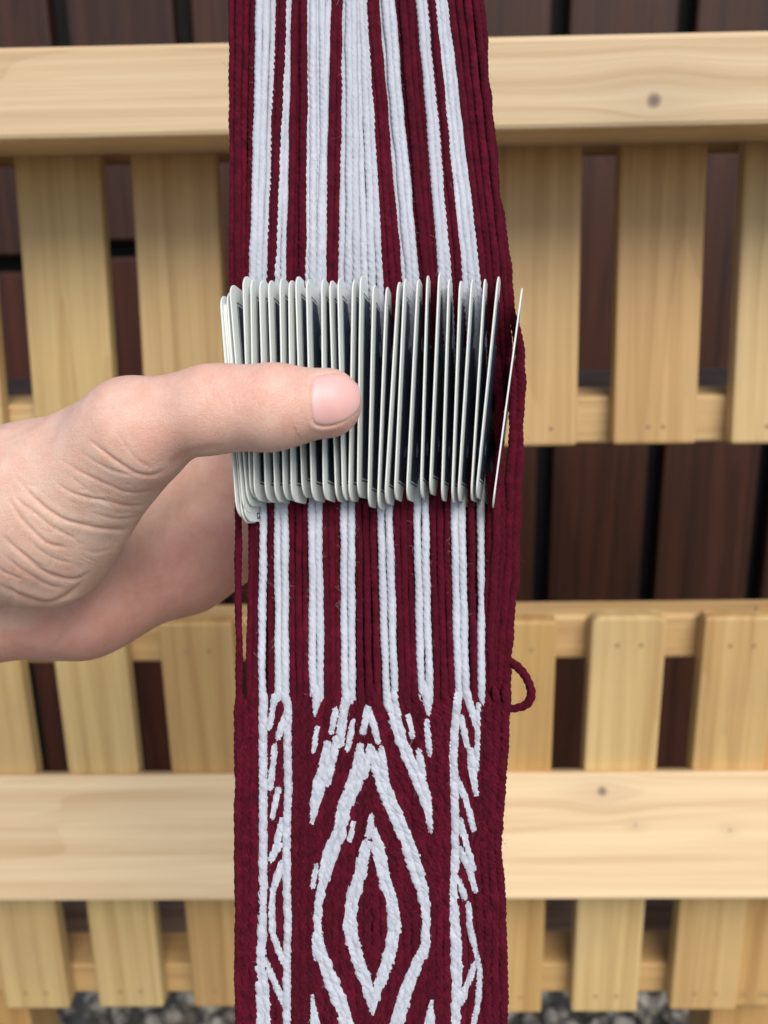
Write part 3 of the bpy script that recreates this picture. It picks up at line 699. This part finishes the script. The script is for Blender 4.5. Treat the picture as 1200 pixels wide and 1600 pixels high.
creases = [ # points, depth in mm, half width px
    ([(520, 440), (640, 520), (760, 575), (880, 600)], .22, 3.0), ([(560, 350), (680, 440), (800, 530), (900, 585), (1000, 600), (1095, 565)], .42, 3.4),
    ([(760, 280), (840, 430), (920, 510), (1010, 560)], .14, 3), ([(400, 490), (520, 570), (660, 640), (800, 700), (960, 715), (1040, 690)], .26, 3.2),
    ([(340, 610), (430, 690), (560, 740), (700, 770), (830, 800), (930, 800), (985, 770)], .3, 3.2), ([(460, 600), (560, 680), (640, 730)], .12, 2.6),
    ([(600, 840), (720, 880), (880, 880), (940, 850)], .22, 3), ([(100, 600), (180, 700), (290, 810), (420, 890), (560, 930), (700, 955), (840, 955), (890, 920)], .5, 3.6),
    ([(80, 680), (130, 770), (220, 840), (330, 930), (450, 1000), (500, 1025)], .26, 3), ([(60, 750), (130, 870), (210, 960), (320, 1050), (440, 1080)], .42, 3.4),
    ([(540, 1090), (640, 1110), (740, 1080)], .14, 3), ([(180, 1000), (260, 1090), (360, 1150), (480, 1180)], .2, 3),
    ([(0, 980), (80, 1060), (190, 1150), (300, 1240), (420, 1280), (530, 1275), (600, 1230)], .55, 3.8), ([(0, 1100), (100, 1190), (220, 1270), (330, 1330), (420, 1340)], .24, 3.2),
    ([(-40, 1200), (60, 1260), (140, 1285)], .26, 3), ([(-40, 1310), (60, 1360), (170, 1410), (300, 1440), (420, 1400), (500, 1340), (560, 1280)], .6, 4.2)]
disp = np.zeros(len(hv)); cav = np.zeros(len(hv))
for pts, dep, hw in creases:
    d, t = pl_dist(smooth_pl([H(*p) for p in pts])); tap = np.clip(np.minimum(t * 3.5, (1 - t) * 8), 0, 1) ** .8
    a = dep * .00072 * tap; hw = hw * .85
    disp -= a * (np.exp(-(d / hw) ** 2) - .26 * np.exp(-((np.abs(d) - 2.6 * hw) / (1.7 * hw)) ** 2)); cav += tap * np.exp(-(d / hw / 1.2) ** 2) * dep
for k in range(70):                                    # finer lines between and across the folds
    X, Y = random.uniform(60, 900), random.uniform(560, 1330)
    if not (560 + .1 * X < Y < 1500 - .55 * X): continue
    an = .55 - .35 * (X / 900) + random.uniform(-.25, .25) + (1.5 if k % 4 == 0 else 0); ln = random.uniform(50, 170)
    d, t = pl_dist([H(X, Y), H(X + ln * .5 * math.cos(an), Y + ln * .5 * math.sin(an) + 6), H(X + ln * math.cos(an), Y + ln * math.sin(an))])
    disp -= random.uniform(.04, .11) * .001 * np.exp(-(d / 1.7) ** 2) * np.clip(np.minimum(t, 1 - t) * 4, 0, 1)
# fine lines over the joint of the thumb and the mound
for k in range(16):
    x = 318 + k * 5.2; y0 = 582 + random.uniform(-4, 14); ln = random.uniform(18, 60)
    d, t = pl_dist(smooth_pl([(x + 6, y0), (x - 3, y0 + ln / 2), (x + 2, y0 + ln)])); disp -= .00009 * random.uniform(.5, 1.5) * np.exp(-(d / 1.8) ** 2) * np.clip(np.minimum(t, 1 - t) * 5, 0, 1)
for (pts, dp) in (([(355, 700), (320, 703), (288, 712), (262, 735)], .25), ([(268, 880), (275, 930), (262, 970)], .25), ([(268, 780), (262, 840), (268, 880)], .2), ([(60, 1030), (110, 985), (150, 940), (190, 890)], .15), ([(20, 860), (18, 940), (10, 1010)], .2)):
    d, t = pl_dist(smooth_pl(pts)); disp -= dp * .001 * np.exp(-(d / 6) ** 2) * np.clip(np.minimum(t, 1 - t) * 5, 0, 1)
# nail bed
nail_out = np.array(smooth_pl([(489, 590), (500, 586), (520, 583.5), (540, 585), (555, 592), (562, 607), (563.5, 623), (559, 641), (547, 654), (528, 662), (506, 666), (491, 662), (487, 640), (486.5, 612), (489, 590)]))[:-1]
d, t = pl_dist(np.vstack([nail_out, nail_out[:1]]))
from math import pi
def inside(px, py, poly):
    c = np.zeros(len(px), bool); j = len(poly) - 1
    for i in range(len(poly)):
        xi, yi = poly[i]; xj, yj = poly[j]; m_ = ((yi > py) != (yj > py)) & (px < (xj - xi) * (py - yi) / (yj - yi + 1e-12) + xi); c ^= m_; j = i
    return c
ins = inside(hpx, hpy, nail_out) & (hv[:, 2] < .215); ad = np.abs(d)
prox = np.clip((545 - hpx) / 25, 0, 1)
disp += np.where(ins, -.0003 * np.clip(ad / 5, 0, 1), (.00022 * np.exp(-((ad - 5) / 5) ** 2) - .00030 * np.exp(-(ad / 1.8) ** 2)) * prox) * (hv[:, 2] < .215)
lownoise = sum(np.sin(hv @ rng.normal(size=3) * f_ + random.random() * 6) for f_ in (150, 210, 260, 330)) * .00008
hv = hv + gn * (disp * front + lownoise * (np.abs(d) > 30))[:, None]
me.vertices.foreach_set('co', cw(hv).astype(np.float32).ravel()); me.update()
# skin colour, with some shade put into the inner palm
def blob(x, y, sx_, sy_): return np.exp(-((hpx - x) / sx_) ** 2 - ((hpy - y) / sy_) ** 2)
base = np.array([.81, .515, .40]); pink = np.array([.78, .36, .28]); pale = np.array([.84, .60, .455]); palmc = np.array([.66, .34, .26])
colr = np.tile(base, (len(hv), 1))
def mixc(c, wgt): 
    global colr
    wgt = np.clip(wgt, 0, 1)[:, None]; colr = colr * (1 - wgt) + c * wgt
mixc(pale, .8 * blob(110, 800, 150, 130)); mixc(pink, .5 * blob(540, 640, 45, 50)); mixc(pink, .30 * blob(365, 610, 55, 40)); mixc(pink, .25 * blob(250, 690, 60, 60))
mixc(pink, .22 * blob(465, 600, 20, 60))
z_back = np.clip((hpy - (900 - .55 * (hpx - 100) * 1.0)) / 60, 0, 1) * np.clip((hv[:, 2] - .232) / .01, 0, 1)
mixc(palmc, z_back * .85); mixc(pink, np.clip(cav * .5, 0, .35))  # palm is pinker by nature, and darkened further to stand in for shade
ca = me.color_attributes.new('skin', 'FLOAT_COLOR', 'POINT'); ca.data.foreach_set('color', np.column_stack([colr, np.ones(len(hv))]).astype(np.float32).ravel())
m = mat('skin', (.8, .5, .4), .5, .4)
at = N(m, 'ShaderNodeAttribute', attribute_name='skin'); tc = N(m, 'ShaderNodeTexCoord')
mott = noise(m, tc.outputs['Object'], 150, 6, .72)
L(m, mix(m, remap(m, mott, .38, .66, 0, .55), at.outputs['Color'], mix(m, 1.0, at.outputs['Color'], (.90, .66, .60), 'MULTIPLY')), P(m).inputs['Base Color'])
P(m).inputs['Subsurface Weight'].default_value = .22; P(m).inputs['Subsurface Radius'].default_value = (1, .35, .2); P(m).inputs['Subsurface Scale'].default_value = .004
vo = N(m, 'ShaderNodeTexVoronoi'); vo.feature = 'DISTANCE_TO_EDGE'; vo.inputs['Scale'].default_value = 1500; L(m, tc.outputs['Object'], vo.inputs[0])
bump(m, mathn(m, 'ADD', remap(m, vo.outputs['Distance'], 0, .12), mathn(m, 'MULTIPLY', noise(m, tc.outputs['Object'], 900, 3), 1.5)), .5, .00014)
hand = empty('person', tuple(cw(px3(-60, 900, .26))[0]))
tag(hand, 'bare left hand with its thumb pressed across the fronts of the white cards', 'person')
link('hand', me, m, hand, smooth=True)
# thumbnail, following the thumb
def march(px, py):
    ray = px3(px, py, 1.0); ray = ray / np.linalg.norm(ray, axis=-1)[..., None]; t = np.full(len(px), .17)
    for _ in range(60): t = t + sdf(ray * t[:, None]) * .8
    p = ray * t[:, None]
    p = ray * np.minimum(t, .2135)[:, None]
    for _ in range(4): p = p - grad(p) * sdf(p)[:, None]
    return p
cen = np.array([527, 624.]); nr, ns = 14, len(nail_out)
rings = [cen[None]] + [cen + (nail_out - cen) * (k / nr) for k in range(1, nr + 1)]
allp = np.concatenate(rings); hp = march(allp[:, 0], allp[:, 1]); hn = grad(hp)
rr = np.concatenate([[0]] + [np.full(ns, k / nr) for k in range(1, nr + 1)])
offs = .00018 - .00032 * np.clip((rr - .86) / .14, 0, 1) ** 2
tipw = np.clip((allp[:, 0] - 548) / 12, 0, 1); offs = offs + .00022 * tipw
top_ = hp + hn * offs[:, None]; bot_ = hp - hn * .0005
nv = len(allp); q = []
for k in range(nr - 1):
    a0 = 1 + k * ns; b0 = a0 + ns
    for s_ in range(ns): s2 = (s_ + 1) % ns; q.append((a0 + s_, b0 + s_, b0 + s2, a0 + s2))
o0 = 1 + (nr - 1) * ns
for s_ in range(ns): s2 = (s_ + 1) % ns; q.append((o0 + s_, nv + o0 + s_, nv + o0 + s2, o0 + s2))
for s_ in range(0, ns): s2 = (s_ + 1) % ns; q.append((0, 1 + s_, 1 + s2, 1 + s2))
nm = bpy.data.meshes.new('thumbnail'); nm.from_pydata([tuple(x) for x in cw(np.concatenate([top_, bot_]))], [], [tuple(dict.fromkeys(f)) for f in q]); nm.update()
bm = bmesh.new(); bm.from_mesh(nm); bmesh.ops.recalc_face_normals(bm, faces=bm.faces[:]); bm.to_mesh(nm); bm.free()
nc = np.tile(np.array([.80, .45, .40]), (nv, 1)); wt = (np.clip((rr - .88) / .08, 0, 1) * np.clip((allp[:, 0] + .6 * (allp[:, 1] - 620) - 535) / 15, 0, 1))[:, None] * .65
lun = (np.clip(1 - (allp[:, 0] - 487) / 16, 0, 1) * np.clip(1 - np.abs(allp[:, 1] - 622) / 34, 0, 1))[:, None] * .5
nc = nc * (1 - wt) + np.array([.88, .78, .70]) * wt; nc = nc * (1 - lun) + np.array([.86, .66, .62]) * lun; nc = np.vstack([nc, nc])
ca = nm.color_attributes.new('skin', 'FLOAT_COLOR', 'POINT'); ca.data.foreach_set('color', np.column_stack([nc, np.ones(2 * nv)]).astype(np.float32).ravel())
m = mat('nail', (.8, .5, .5), .42, .4); at = N(m, 'ShaderNodeAttribute', attribute_name='skin'); L(m, at.outputs['Color'], P(m).inputs['Base Color'])
P(m).inputs['Subsurface Weight'].default_value = .1; P(m).inputs['Subsurface Scale'].default_value = .002
link('thumbnail', nm, m, hand, smooth=True)
